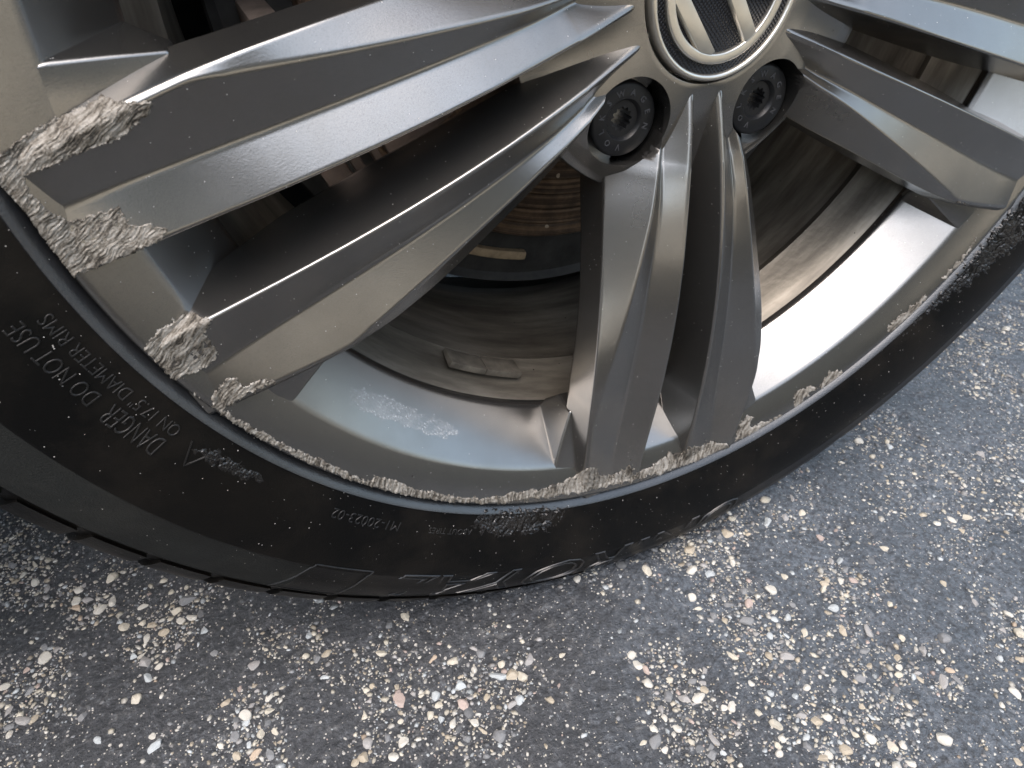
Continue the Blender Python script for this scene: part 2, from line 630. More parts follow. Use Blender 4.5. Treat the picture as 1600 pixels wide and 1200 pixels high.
protos = [stone_shape(ICO_V, rng) for _ in range(24)]
SV, SF, SC = [], [], []
nb_ = 0
for i in range(N):
    if isbig[i]:
        continue
    P, a = stone_xform(protos[rng.integers(24)], i)
    c, s = math.cos(a), math.sin(a)
    Q = np.stack([P[:, 0] * c - P[:, 1] * s + px_[i], P[:, 0] * s + P[:, 1] * c + py_[i], P[:, 2] + pz[i] - rad[i] * sink[i]], 1)
    SV.append(Q)
    SF.append(ICO_F + nb_)
    nb_ += len(Q)
    col = np.array(PAL[pc[i]][0]) * rng.uniform(0.55, 1.0)
    SC.append(np.tile(np.append(np.clip(col, 0, 1), 1), (len(Q), 1)))
# grit between the stones
NG = 140000
qx, qy = rng.uniform(-0.55, 0.70, NG), rng.uniform(-0.28, 0.40, NG)
kp = rng.uniform(size=NG) < np.clip(stone_field(qx, qy)[0] * 1.2, 0.03, 1)
qx, qy = qx[kp], qy[kp]
NG = len(qx)
qz = ground_z(qx, qy)
OCT_V = np.array([(1, 0, 0), (-1, 0, 0), (0, 1, 0), (0, -1, 0), (0, 0, 1), (0, 0, -1)], float)
OCT_F = np.array([(0, 2, 4), (2, 1, 4), (1, 3, 4), (3, 0, 4), (2, 0, 5), (1, 2, 5), (3, 1, 5), (0, 3, 5)])
gr_ = rng.uniform(0.00035, 0.0009, NG)
jit = rng.uniform(0.6, 1.4, (NG, 6, 3))
an = rng.uniform(0, 6.28, NG)
Pq = OCT_V[None] * jit * gr_[:, None, None] * np.array([1, 0.85, 0.7])
GQ = np.stack([Pq[..., 0] * np.cos(an)[:, None] - Pq[..., 1] * np.sin(an)[:, None] + qx[:, None], Pq[..., 0] * np.sin(an)[:, None] + Pq[..., 1] * np.cos(an)[:, None] + qy[:, None], Pq[..., 2] + qz[:, None]], 2)
gc_ = np.array([c for c, _ in PAL])[rng.choice(pal_i, NG)] * rng.uniform(0.6, 1.0, (NG, 1))
SV.append(GQ.reshape(-1, 3))
SF.append((OCT_F[None] + (np.arange(NG) * 6)[:, None, None]).reshape(-1, 3) + nb_)
SC.append(np.repeat(np.concatenate([gc_, np.ones((NG, 1))], 1), 6, 0))
SV, SF, SC = np.concatenate(SV), np.concatenate(SF), np.concatenate(SC)
sm = bpy.data.meshes.new('aggregate')
sm.vertices.add(len(SV))
sm.vertices.foreach_set('co', SV.ravel())
sm.loops.add(SF.size)
sm.loops.foreach_set('vertex_index', SF.ravel())
sm.polygons.add(len(SF))
sm.polygons.foreach_set('loop_start', np.arange(0, SF.size, 3))
sm.update(calc_edges=True)
at = sm.color_attributes.new('stone_colour', 'FLOAT_COLOR', 'POINT')
at.data.foreach_set('color', SC.ravel())
ag = link('aggregate', sm, M['stone'], ground)
ag['kind'] = 'stuff'
ag['label'] = 'small pale and grey stones set in the asphalt'
smats = [mat_stone_solid('stone_tone', c) for c, _ in PAL]
sprotos = {}
for i in big:
    key = (int(pc[i]), int(rng.integers(5)))
    if key not in sprotos:
        P = stone_shape(ICO2_V, rng)
        me = mk('stone', P, ICO2_F, True, 28)
        me.materials.append(smats[key[0]])
        sprotos[key] = me
    o = link('stone', sprotos[key], None, ground, (px_[i], py_[i], pz[i] - rad[i] * sink[i]))
    o.rotation_euler = (rng.uniform(-.15, .15), rng.uniform(-.15, .15), rng.uniform(0, 6.28))
    o.scale = rad[i] * np.array([rng.uniform(0.9, 1.3), rng.uniform(0.7, 0.95), rng.uniform(0.45, 0.62)])

# ------------------------------------------------------------------ wheel root
wheel = bpy.data.objects.new('parked_car', None)
COL.objects.link(wheel)
wheel.location = (0, 0.10, 0)
wheel.empty_display_size = 0.05
wheel['label'] = 'parked car with a kerb-scraped silver alloy wheel on worn asphalt'
wheel['category'] = 'car'
WLOC = (0, -0.10, HW)      # wheel centre relative to the root
alloy_parts = []           # (mesh, roty) for the scrape projection

# --- rim lip
lip = revolve('alloy_rim', [(219, -16), (229, -14), (233.2, -8), (233.8, -3.0), (233.6, -1.2), (232.9, -0.3), (231.8, 0.0), (230.4, -0.3), (224, -2.9), (217.2, -6.0), (215.6, -6.9), (214.4, -8.3), (213.4, -9.6), (196.6, -29.6), (195.6, -31.0), (195.0, -32.4), (195.2, -35.5), (200, -38), (205, -36)], 480, closed_prof=True, sharp=50)
rim = link('alloy_rim', lip, M['alloy'], wheel, WLOC)
rim['label'] = 'silver grey five double-spoke alloy rim with scraped lip'
alloy_parts.append((lip, 0))

# --- spokes (pair frame: u along the pair, s sideways, z out)
TU = [31, 37, 50, 60, 70, 80, 100, 120, 140, 160, 177, 190, 205, 220, 231]
T = dict(
    E1s=[6.2, 6.7, 7.1, 7.6, 8.1, 8.6, 9.5, 10.4, 11.3, 12.2, 12.9, 13.5, 14.1, 14.7, 15.1],
    E1z=[-20, -16.9, -12.8, -9.9, -7.4, -5.2, -1.5, 1.1, 2.5, 2.8, 2.3, 1.5, 0.6, -0.3, -0.8],
    E2s=[12, 13, 15, 16.8, 17.9, 18.9, 21, 23, 24.9, 26.8, 28.4, 29.6, 31, 32.2, 33.0],
    E2z=[-28, -26, -23, -19.6, -15.2, -11.9, -8.4, -6.2, -4.8, -4.3, -4.2, -4.2, -4.0, -2.8, -1.5],
    E3s=[13.5, 15, 17.6, 20.2, 22.4, 24.4, 29.2, 34.0, 38.9, 43.9, 48.5, 48.3, 47.6, 46.8, 46.2],
    E3z=[-28, -25, -19.2, -14.6, -11.2, -8.6, -5.5, -3.1, -1.2, 0.1, 0.9, 0.8, 0.4, -0.2, -0.7],
    E4s=[30, 31, 33, 35, 36.6, 38.4, 41, 43.7, 46.6, 48.9, 50.0, 50.0, 49.6, 49.0, 48.4],
    E4z=[-44, -42, -38, -34, -29, -24.6, -17.4, -10.7, -5.0, -1.2, -0.2, -0.3, -0.8, -1.5, -2.0],
    E5s=[31, 32, 34, 35.6, 37.2, 38.9, 42.7, 45.9, 48.7, 51.2, 53.4, 53.6, 53.0, 52.0, 51.0],
    E5z=[-58, -56, -54, -52, -48, -43.5, -33, -25.5, -21, -19, -17, -15, -13, -11, -10],
    Gs=[1.0, 1.2, 1.5, 1.9, 2.2, 2.5, 3.2, 4.0, 5.0, 6.2, 7.6, 9.0, 9.6, 10.6, 11.4],
    Gz=[-27, -27, -27, -27, -27, -27.5, -28, -28, -28, -28, -28, -26, -20, -14, -12])

def tab(k, u):
    return float(np.interp(u, TU, T[k]))

def smooth_tab(k, us):
    f = np.interp(us, TU, T[k])
    for _ in range(3):
        g = f.copy()
        g[1:-1] = 0.25 * f[:-2] + 0.5 * f[1:-1] + 0.25 * f[2:]
        f = g
    return f

US = np.concatenate([np.arange(31, 64, 1.5), np.arange(64, 170, 3.0), np.arange(170, 186, 1.5), np.arange(186, 231.1, 2.5)])
ST = {k: smooth_tab(k, US) for k in T}

def rounded(pts, rads, seg=4):
    out = []
    n = len(pts)
    for i in range(n):
        P = np.array(pts[i]); A = np.array(pts[i - 1]); C = np.array(pts[(i + 1) % n])
        r = rads[i]
        if r <= 0:
            out.append(P)
            continue
        la, lc = np.linalg.norm(A - P), np.linalg.norm(C - P)
        d1, d2 = min(r, 0.3 * la), min(r, 0.3 * lc)
        a, c = (A - P) / max(la, 1e-6), (C - P) / max(lc, 1e-6)
        p0, p2 = P + a * d1, P + c * d2
        out.append(P + a * d1 * 1.35)
        for q in range(seg + 1):
            t = q / seg
            out.append((1 - t) ** 2 * p0 + 2 * t * (1 - t) * P + t * t * p2)
        out.append(P + c * d2 * 1.35)
    return out

def blade(mir):
    V, F = [], []
    k = None
    for i, u in enumerate(US):
        g = {q: ST[q][i] for q in ST}
        pts = [(g['Gs'], g['Gz']), (g['E1s'], g['E1z']), (g['E2s'], g['E2z']), (g['E3s'], g['E3z']),
               (g['E4s'], g['E4z']), (g['E5s'], g['E5z']), (g['E5s'] - 7, g['E5z'] - 10), (g['Gs'] + 4, min(g['Gz'] - 9, g['E5z'] - 6))]
        sec = rounded(pts, [0.8, float(np.interp(u, [34, 60, 100], [3.2, 2.4, 1.4])), 1.3, 1.1, 0.9, 1.0, 0, 0])
        k = len(sec)
        V += [L(-mir * s, -u, z) for s, z in sec]
    n = len(US)
    for i in range(n - 1):
        for q in range(k):
            q2 = (q + 1) % k
            F.append((i * k + q, i * k + q2, (i + 1) * k + q2, (i + 1) * k + q))
    F.append(tuple(range(k)))
    F.append(tuple(range((n - 1) * k, n * k)))
    return recalc(mk('spoke', V, F, True, 50))

def cyl(cx, cy, r, z0, z1, n=64):
    V, F = [], []
    for z in (z0, z1):
        for i in range(n):
            a = 2 * math.pi * i / n
            V.append(L(cx + r * math.cos(a), cy + r * math.sin(a), z))
    for i in range(n):
        j = (i + 1) % n
        F.append((i, j, n + j, n + i))
    F.append(tuple(range(n)))
    F.append(tuple(range(n, 2 * n)))
    return recalc(mk('cyl', V, F, False))

BOLT_R, HOLE_R = 56.0, 17.3
def bolt_xy(k):
    a = R(-90 + 36 + 72 * k)
    return BOLT_R * math.cos(a), BOLT_R * math.sin(a)

def tongue(mir):
    """the shelf of the lip that runs in along the foot of a spoke"""
    top = [(178.4, 53.4, -13.0), (192, 58.4, -10.2), (205, 63.2, -7.3), (208.6, 63.9, -5.95), (219, 49, -4.4), (212, 44, -6.2), (178, 45, -12.9)]
    bot = [(177, 52.6, -26), (183, 57.4, -31), (185.5, 60.6, -31.5), (208, 63, -30), (219, 49, -20), (212, 44, -20), (178, 45, -27)]
    if mir == -1:
        bot[1], bot[2] = (181, 55.2, -31), (184, 57.6, -31.5)
    V = [L(-mir * s, -u, z) for u, s, z in top] + [L(-mir * s, -u, z) for u, s, z in bot]
    n = len(top)
    F = [tuple(range(n)), tuple(range(2 * n - 1, n - 1, -1))] + [(i, (i + 1) % n, n + (i + 1) % n, n + i) for i in range(n)]
    me = recalc(mk('tongue', V, F, True, 30))
    return bevel_mesh(me, 0.0011, 3)

hole_cut = [cyl(*bolt_xy(k), HOLE_R, -30.5, 10) for k in range(5)]
for mir in (1, -1):
    b = blade(mir)
    kk = -1 if mir == 1 else 0
    b = boolean_diff(b, [hole_cut[kk]])
    b.polygons.foreach_set('use_smooth', [True] * len(b.polygons))
    b.set_sharp_from_angle(angle=R(42))
    t = tongue(mir)
    for k in range(5):
        ry = -R(72 * k)
        link('spoke', b, M['alloy'], rim, None, ry)
        link('spoke_foot', t, M['alloy'], rim, None, ry)
        alloy_parts.append((b, ry))
        alloy_parts.append((t, ry))

# --- hub
def hub_z(r, phi):
    d = abs((phi + 90 + 36) % 72 - 36)       # degrees from the nearest spoke pair
    wgt = math.exp(-(d / 13.0) ** 2)
    za = np.interp(r, [33, 45, 58, 66, 72, 80], [-18, -18.2, -18.9, -20.2, -23.4, -31])
    zb = np.interp(r, [33, 45, 60, 72, 80], [-18, -19.5, -22, -24, -26])
    return za * (1 - wgt) + zb * wgt

rs = list(np.arange(34.6, 80.01, 1.3))
HV, HF = [], []
NA = 360
for i in range(NA):
    ph = 360 * i / NA
    c, s = math.cos(R(ph)), math.sin(R(ph))
    ring = [(29, -60), (29, -27), (32.9, -27), (33.4, -18.9), (33.9, -18.2)]
    ring += [(r, hub_z(r, ph)) for r in rs]
    ze = ring[-1][1]
    ring += [(81.0, ze - 0.7), (81.6, ze - 2.2), (82.5, -60)]
    k = len(ring)
    HV += [L(r * c, r * s, z) for r, z in ring]
for i in range(NA):
    j = (i + 1) % NA
    for q in range(k):
        q2 = (q + 1) % k
        HF.append((i * k + q, i * k + q2, j * k + q2, j * k + q))
hub = recalc(mk('hub', HV, HF, True))
hub = boolean_diff(hub, hole_cut)
hub.polygons.foreach_set('use_smooth', [True] * len(hub.polygons))
hub.set_sharp_from_angle(angle=R(40))
link('hub', hub, M['alloy'], rim)
alloy_parts.append((hub, 0))

# --- barrel
barrel = revolve('barrel', [(197.0, -35.5), (195.0, -38), (191.0, -47), (187.2, -56), (185.4, -59), (186.2, -61), (187.5, -63.5), (185.0, -78), (181.5, -100), (180.5, -118), (182, -132), (196, -150), (203, -158), (204, -190), (215, -198), (219, -198), (219, -192), (208, -186), (207, -155), (199, -146), (186, -128), (185, -100), (192, -60), (198, -40)], 300, closed_prof=True, sharp=35)
link('barrel', barrel, M['barrel'], rim)

# stick-on balance weights inside the barrel
for a0 in (-123.2, -116.7):
    V, F = [], []
    n = 8
    for i in range(n + 1):
        a = R(a0 + 6.4 * i / n)
        wob = 0.5 * math.sin(i * 2.1 + a0)
        for (r, z) in ((188.4, -44.5), (184.9, -44.2 + wob * .4), (184.0, -55.6 + wob * .4), (186.6, -56.0)):
            V.append(L(r * math.cos(a), r * math.sin(a), z))
    for i in range(n):
        for q in range(4):
            F.append((i * 4 + q, i * 4 + (q + 1) % 4, i * 4 + 4 + (q + 1) % 4, i * 4 + 4 + q))
    F += [(0, 1, 2, 3), (n * 4, n * 4 + 1, n * 4 + 2, n * 4 + 3)]
    me = bevel_mesh(recalc(mk('balance_weight', V, F)), 0.0006)
    link('balance_weight', me, M['lead'], rim)

# --- centre cap
cap_me = revolve('centre_cap', [(0.01, -17.2), (24, -17.2), (29.8, -17.0), (30.2, -17.0), (30.2, -30), (0.01, -30)], 128, sharp=30)
capo = link('centre_cap', cap_me, M['cap'], wheel, WLOC)
capo['label'] = 'round black centre cap with chrome ring and emblem'
ring = revolve('chrome_ring', [(29.9, -17.6), (30.1, -16.0), (30.5, -15.5), (31.2, -15.3), (31.9, -15.6), (32.4, -16.4), (32.7, -18.2), (32.7, -24), (29.9, -24)], 160, closed_prof=True, sharp=45)
link('chrome_ring', ring, M['chrome'], capo)
er = revolve('e', [(22.4, -17.6), (22.7, -15.8), (23.1, -15.5), (25.9, -15.5), (26.3, -15.8), (26.6, -17.6)], 160, closed_prof=True, sharp=40)
def bar2d(p, q, wd, z0=-17.6, z1=-15.6):
    p, q = np.array(p), np.array(q)
    d = (q - p) / np.linalg.norm(q - p)
    nrm = np.array([-d[1], d[0]]) * wd / 2
    base = [p - nrm * 1.15, q - nrm * 1.15, q + nrm * 1.15, p + nrm * 1.15]
    topp = [p - nrm * 0.86, q - nrm * 0.86, q + nrm * 0.86, p + nrm * 0.86]
    V = [L(*b, z0) for b in base] + [L(*b, z1) for b in topp]
    F = [(3, 2, 1, 0), (4, 5, 6, 7)] + [(i, (i + 1) % 4, 4 + (i + 1) % 4, 4 + i) for i in range(4)]
    return recalc(mk('b', V, F, False))
e_rot = R(-119)
def er2(x, y):
    x, y = x * 24.0, y * 24.0
    return (x * math.cos(e_rot) - y * math.sin(e_rot), x * math.sin(e_rot) + y * math.cos(e_rot))
bars = []
for sg in (-1, 1):
    bars.append(bar2d(er2(sg * 0.40, 0.93), er2(sg * 0.02, 0.14), 6.0))
    bars.append(bar2d(er2(sg * 0.93, 0.34), er2(sg * 0.43, -0.89), 6.2))
    bars.append(bar2d(er2(sg * 0.43, -0.89), er2(sg * 0.02, 0.00), 6.0, -17.6, -15.66))
emb = join('emblem', [er] + bars)
emb.polygons.foreach_set('use_smooth', [False] * len(emb.polygons))
emb = bevel_mesh(emb, 0.00035, 2)
link('emblem', emb, M['chrome'], capo)

# --- wheel bolts
bm_body = revolve('bolt', [(6.9, -25.9), (7.3, -24.9), (8.0, -24.1), (13.2, -23.9), (14.0, -24.4), (14.3, -25.4), (14.3, -30.6), (11, -30.6), (11, -40)], 96, sharp=45)
SV2, SF2 = [], []
ns = 48
for i in range(ns):
    a = 2 * math.pi * i / ns
    SV2.append(L(7.0 * math.cos(a), 7.0 * math.sin(a), -25.9))
for z in (-25.9, -26.3, -32):
    for i in range(ns):
        a = 2 * math.pi * i / ns
        q = (i % 4)
        rr = {0: 4.75, 1: 4.25, 2: 3.65, 3: 4.25}[q]
        SV2.append(L(rr * math.cos(a), rr * math.sin(a), z))
for lay in range(3):
    for i in range(ns):
        j = (i + 1) % ns
        SF2.append((lay * ns + i, lay * ns + j, lay * ns + ns + j, lay * ns + ns + i))
SF2.append(tuple(range(3 * ns, 4 * ns)))
sock = recalc(mk('socket', SV2, SF2, True, 25))
letters = {c: text_mesh(c, extrude=0.06, bevel=0.02, res=2) for c in set('VOLKSWAGEN')}
for k, a_start in ((-1, -100), (0, -112), (1, -60), (2, 20), (3, 130)):
    bx, by = bolt_xy(k)
    loc = (WLOC[0] + bx / 1000, WLOC[1], WLOC[2] + by / 1000)
    bo = link('wheel_bolt', bm_body, M['bolt'], wheel, loc)
    link('socket', sock, M['bolt'], bo)
    V, F = [], []
    for i, ch in enumerate('VOLKSWAGEN'):
        co, fa = letters[ch]
        a = R(a_start - 31 * i)
        cx0 = (co[:, 0].min() + co[:, 0].max()) / 2
        o = len(V)
        for p in co:
            tx, ty, tz = (p[0] - cx0) * 3.3, p[1] * 3.3, p[2] * 3.3
            rr = 9.3 + ty
            # letters stand on the ring, tops outward
            x = rr * math.cos(a) + tx * math.sin(a)
            y = rr * math.sin(a) - tx * math.cos(a)
            V.append(L(x, y, -24.0 + tz))
        F += [tuple(q + o for q in f) for f in fa]
    link('lettering', mk('lettering', V, F, False), M['boltletter'], bo)

# ------------------------------------------------------------------ tyre
TP = [(222, -13.5), (229, -10), (234.2, -7.0), (234.5, -4.6), (235.0, -3.2), (236.4, -1.2), (237.9, 0.5), (238.5, 0.9), (238.9, 0.7), (239.1, 0.2), (239.8, 0.3), (243, 1.4), (247, 2.6), (252, 3.9),
      (258, 5.1), (264, 5.9), (270, 6.3), (274.4, 6.3), (275.4, 6.2), (276.0, 5.7), (284, 4.2), (289, 2.5), (294, 0.2), (298.0, -2.2), (298.6, -2.9), (303, -6.0), (307, -9.6), (309.5, -13), (310.6, -17), (311.4, -40), (312.4, -62), (308, -64), (308, -72), (312.8, -74), (313.2, -98), (309, -100), (309, -108), (313.2, -110), (312.6, -134), (308, -136), (308, -144), (311.4, -146), (310.6, -190), (307, -200), (298, -208), (276, -216), (252, -212), (236, -206), (222, -196)]
TPR = np.array(TP)
def prof_z(r):
    k = 27
    return float(np.interp(r, TPR[:k, 0], TPR[:k, 1]))

GROUND_Y = -HW * 1000 + 0.2
def squash(p):
    x, y, z = p
    if y < GROUND_Y + 46:
        t = (GROUND_Y + 46 - y) / 46
        zc = -104
        out = 1 if z > zc else -1
        edge = min(1, abs(z - zc) / 108)
        r = math.hypot(x, y)
        bul = math.exp(-((r - 284) / 18) ** 2)
        z = z + out * edge * 4.5 * t * bul * math.exp(-(x / 110) ** 2)
    if y < GROUND_Y:
        y = GROUND_Y
    return (x, y, z)

tyre_me = revolve('tyre', TP, 540, sharp=45, deform=squash)
for mname in ('guard', 'band', 'torn'):
    pass
tyre_me.materials.append(M['rubber'])
tyre_me.materials.append(M['guard'])
tyre_me.materials.append(M['band'])
npf = len(TP) - 1
mi = np.zeros(len(tyre_me.polygons), int)
for i in range(540):
    ang = 360 * (i + 0.5) / 540 - 360
    for q in range(npf):
        r = 0.5 * (TP[q][0] + TP[q + 1][0])
        if q < 9:
            mi[i * npf + q] = 1
        elif 18 <= q <= 22 and -215 < ang < -132.8:
            mi[i * npf + q] = 2
tyre_me.polygons.foreach_set('material_index', mi)
tyre = link('tyre', tyre_me, None, wheel, WLOC)
tyre['label'] = 'black low-profile tyre with raised sidewall lettering'

# shoulder tread blocks
def tread_block(a0, da):
    V, F = [], []
    n = 6
    pr = [(300.5, -2.8), (305.5, -5.6), (310.5, -9.6), (314.6, -14.8), (317.0, -21), (318.2, -34), (318.8, -58), (309, -58), (306, -20)]
    for i in range(n + 1):
        f = i / n
        for r, z in pr:
            lean = (0.0 if z > -7 else min(1, (-z - 7) / 50)) * 0.35 * da
            a = R(a0 + da * f + lean)
            # the block edges draw in a little towards the sidewall
            V.append(L(*squash((r * math.cos(a), r * math.sin(a), z))))
    k = len(pr)
    for i in range(n):
        for q in range(k):
            F.append((i * k + q, i * k + (q + 1) % k, (i + 1) * k + (q + 1) % k, (i + 1) * k + q))
    F.append(tuple(range(k)))
    F.append(tuple(range(n * k, n * k + k)))
    me = recalc(mk('tread_block', V, F, True, 40))
    return me
pitch = 360 / 66
for i in range(66):
    a0 = -181 + i * pitch
    if a0 > -30:
        break
    link('tread_block', tread_block(a0, pitch * 0.80), M['rubber'], tyre)

# raised lettering on the sidewall (tops outward, running clockwise)
def tyre_text(s, r0, r1, a0, a1, hgt, outline=0.0, shear=0.0, mat='letter', spacing=1.0):
    co, fa = text_mesh(s, outline=outline, shear=shear, extrude=0.035, bevel=0.012, thin=0.0 if outline else -0.022)
    x0, x1 = co[:, 0].min(), co[:, 0].max()
    y0, y1 = co[:, 1].min(), co[:, 1].max()
    zs = max(1e-6, co[:, 2].max() - co[:, 2].min())
    V = []
    for p in co:
        f = (p[0] - x0) / (x1 - x0)
        r = r0 + (r1 - r0) * (p[1] - y0) / (y1 - y0)
        a = R(a0 + (a1 - a0) * f)
        z = prof_z(r) + hgt * (2 * p[2] / zs)
        V.append(L(*squash((r * math.cos(a), r * math.sin(a), z))))
    me = mk('lettering', V, fa, True, 40)
    return link('lettering', me, M[mat], tyre)

tyre_text('DANGER', 249.8, 256.8, -151.6, -156.6, 0.5)
tyre_text('DO NOT USE', 250.4, 255.8, -157.7, -165.0, 0.45)
tyre_text('ON 17.5" DIAMETER RIMS', 243.8, 248.2, -151.4, -164.5, 0.4)
tyre_text('M1-20023-02', 246.0, 250.3, -126.2, -134.2, 0.4)
tyre_text('ABOUT TIRES', 246.6, 249.4, -117.0, -122.5, 0.3)
tyre_text('UNIROYAL', 273.4, 294.5, -78.0, -123.0, 0.55, outline=0.017, shear=0.35)

def tyre_strip(pts, wd, hgt, name='raised_line', mat='letter', closed=False):
    """thin raised rib through (r, angle) points on the sidewall"""
    V, F = [], []
    P = []
    seq = pts + ([pts[0]] if closed else [])
    for (ra, aa), (rb, ab) in zip(seq[:-1], seq[1:]):
        n = max(2, int(abs(ab - aa) / 0.4 + abs(rb - ra) / 2))
        for i in range(n):
            f = i / n
            P.append((ra + (rb - ra) * f, aa + (ab - aa) * f))
    P.append(seq[-1])
    for i, (r, a) in enumerate(P):
        q = P[min(i + 1, len(P) - 1)]
        o = P[max(i - 1, 0)]
        dr, dt = q[0] - o[0], R(q[1] - o[1]) * r
        ln = math.hypot(dr, dt) or 1
        nr, nt_ = -dt / ln, dr / ln
        for sgn, h in ((-1, -0.2), (-0.5, 1), (0.5, 1), (1, -0.2)):
            r2 = r + nr * wd / 2 * sgn
            a2 = R(a) + nt_ * wd / 2 * sgn / r
            V.append(L(*squash((r2 * math.cos(a2), r2 * math.sin(a2), prof_z(r2) + h * hgt))))
    for i in range(len(P) - 1):
        for q in range(3):
            F.append((i * 4 + q, i * 4 + q + 1, i * 4 + q + 5, i * 4 + q + 4))
    return link(name, mk(name, V, F, True, 50), M[mat], tyre)

tyre_strip([(273.6, -132.3), (273.0, -126.3), (297.4, -127.3), (297.4, -133.8), (273.6, -132.3)], 0.8, 0.45)
tyre_strip([(245.5, -150.0), (254.0, -149.0), (247.0, -148.0)], 0.7, 0.4)

# ------------------------------------------------------------------ scrapes: pixel outlines dropped on to the real surface
def make_bvh(parts):
    V, F = [], []
    for me, ry in parts:
        rot = Matrix.Rotation(ry, 4, 'Y')
        o = len(V)
        for v in me.vertices:
            c = rot @ v.co
            V.append(Vector((c.x, c.y, c.z + HW)))
        F += [tuple(i + o for i in p.vertices) for p in me.polygons]
    return BVHTree.FromPolygons(V, F, epsilon=0.0)

bvh_alloy = make_bvh(alloy_parts)
bvh_tyre = make_bvh([(tyre_me, 0)])
CAMP = w2m(CC)

def ray(px, py):
    d = CR.T @ np.array([(px - 800) / CF, (600 - py) / CF, -1.0])
    v = d2m(d)
    v.normalize()
    return v

def poly_sd(P, poly):
    A = np.array(poly, float)
    B = np.roll(A, -1, 0)
    x, y = P[:, 0], P[:, 1]
    ins = np.zeros(len(P), bool)
    best = np.full(len(P), 1e9)
    for a, b in zip(A, B):
        d = b - a
        t = np.clip(((P - a) @ d) / max(d @ d, 1e-9), 0, 1)
        best = np.minimum(best, ((P - a - t[:, None] * d) ** 2).sum(1))
        c = (a[1] > y) != (b[1] > y)
        with np.errstate(divide='ignore', invalid='ignore'):
            xi = (b[0] - a[0]) * (y - a[1]) / (b[1] - a[1] + 1e-12) + a[0]
        ins ^= c & (x < xi)
    return np.where(ins, 1, -1) * np.sqrt(best)

def scrape(poly, bvh, name, mat, parent, step=1.15, amp=0.5, base=0.22, ang=35, ragged=5.0, crumb=0.15, edge=3.0, seed=0):
    A = np.array(poly, float)
    lo, hi = A.min(0) - 6, A.max(0) + 6
    xs, ys = np.arange(lo[0], hi[0], step), np.arange(lo[1], hi[1], step)
    GX, GY = np.meshgrid(xs, ys)
    P = np.stack([GX.ravel(), GY.ravel()], 1)
    sd = poly_sd(P, poly)
    rag = np.array([noise.noise(Vector((p[0] * 0.11, p[1] * 0.11, seed))) + 0.6 * noise.noise(Vector((p[0] * 0.3, p[1] * 0.3, seed + 9))) for p in P])
    sd = sd + ragged * (rag - 0.15)
    n = len(xs)
    idx = -np.ones(len(P), int)
    V = []
    D = []
    TN = []
    ca, sa = math.cos(R(ang)), math.sin(R(ang))
    for i in np.nonzero(sd > -0.2)[0]:
        x, y = P[i]
        hit, nor, _, dist = bvh.ray_cast(CAMP, ray(x, y))
        if hit is None:
            continue
        if nor.dot(ray(x, y)) > 0:
            nor = -nor
        f = min(1.0, max(0.0, sd[i] / edge))
        wx = x + 5 * noise.noise(Vector((x * 0.05, y * 0.05, seed)))
        wy = y + 5 * noise.noise(Vector((x * 0.05, y * 0.05, seed + 4)))
        a, b = (wx * ca - wy * sa), (wx * sa + wy * ca)      # a runs along the scratches
        st1 = noise.noise(Vector((a * 0.045, b * 0.33, seed * 3.1)))
        st2 = noise.noise(Vector((a * 0.11, b * 0.75, seed * 5.3)))
        lump = noise.noise(Vector((a * 0.05, b * 0.07, seed * 1.7)))
        chip = noise.noise(Vector((a * 0.30, b * 0.34, seed * 2.2)))
        h = 0.45 * st1 + 0.28 * st2 + 0.45 * lump + crumb * chip
        rim_ = math.exp(-((sd[i] - edge) / 1.8) ** 2) * 0.45
        hh = -0.10 * (1 - f) + f * (base + amp * max(-0.25, h + rim_))
        tone = 0.5 + 0.5 * noise.noise(Vector((a * 0.05, b * 0.42, seed * 7.7))) + 0.30 * noise.noise(Vector((a * 0.2, b * 0.9, seed * 9.1))) + 0.22 * noise.noise(Vector((x * 0.025, y * 0.025, seed)))
        TN.append(tone)
        V.append(hit + nor * (hh / 1000))
        D.append(dist)
        idx[i] = len(V) - 1
    F = []
    ny_ = len(ys)
    for r_ in range(ny_ - 1):
        for c_ in range(n - 1):
            q = [idx[r_ * n + c_], idx[r_ * n + c_ + 1], idx[(r_ + 1) * n + c_ + 1], idx[(r_ + 1) * n + c_]]
            if min(q) < 0:
                continue
            dd = [D[k_] for k_ in q]
            if max(dd) - min(dd) > 0.006:
                continue
            F.append(tuple(q))
    me = mk(name, [v - Vector((0, 0, HW)) for v in V], F, True, 60)
    at_ = me.attributes.new('tone', 'FLOAT', 'POINT')
    at_.data.foreach_set('value', TN)
    o = link(name, me, M[mat], parent)
    return o

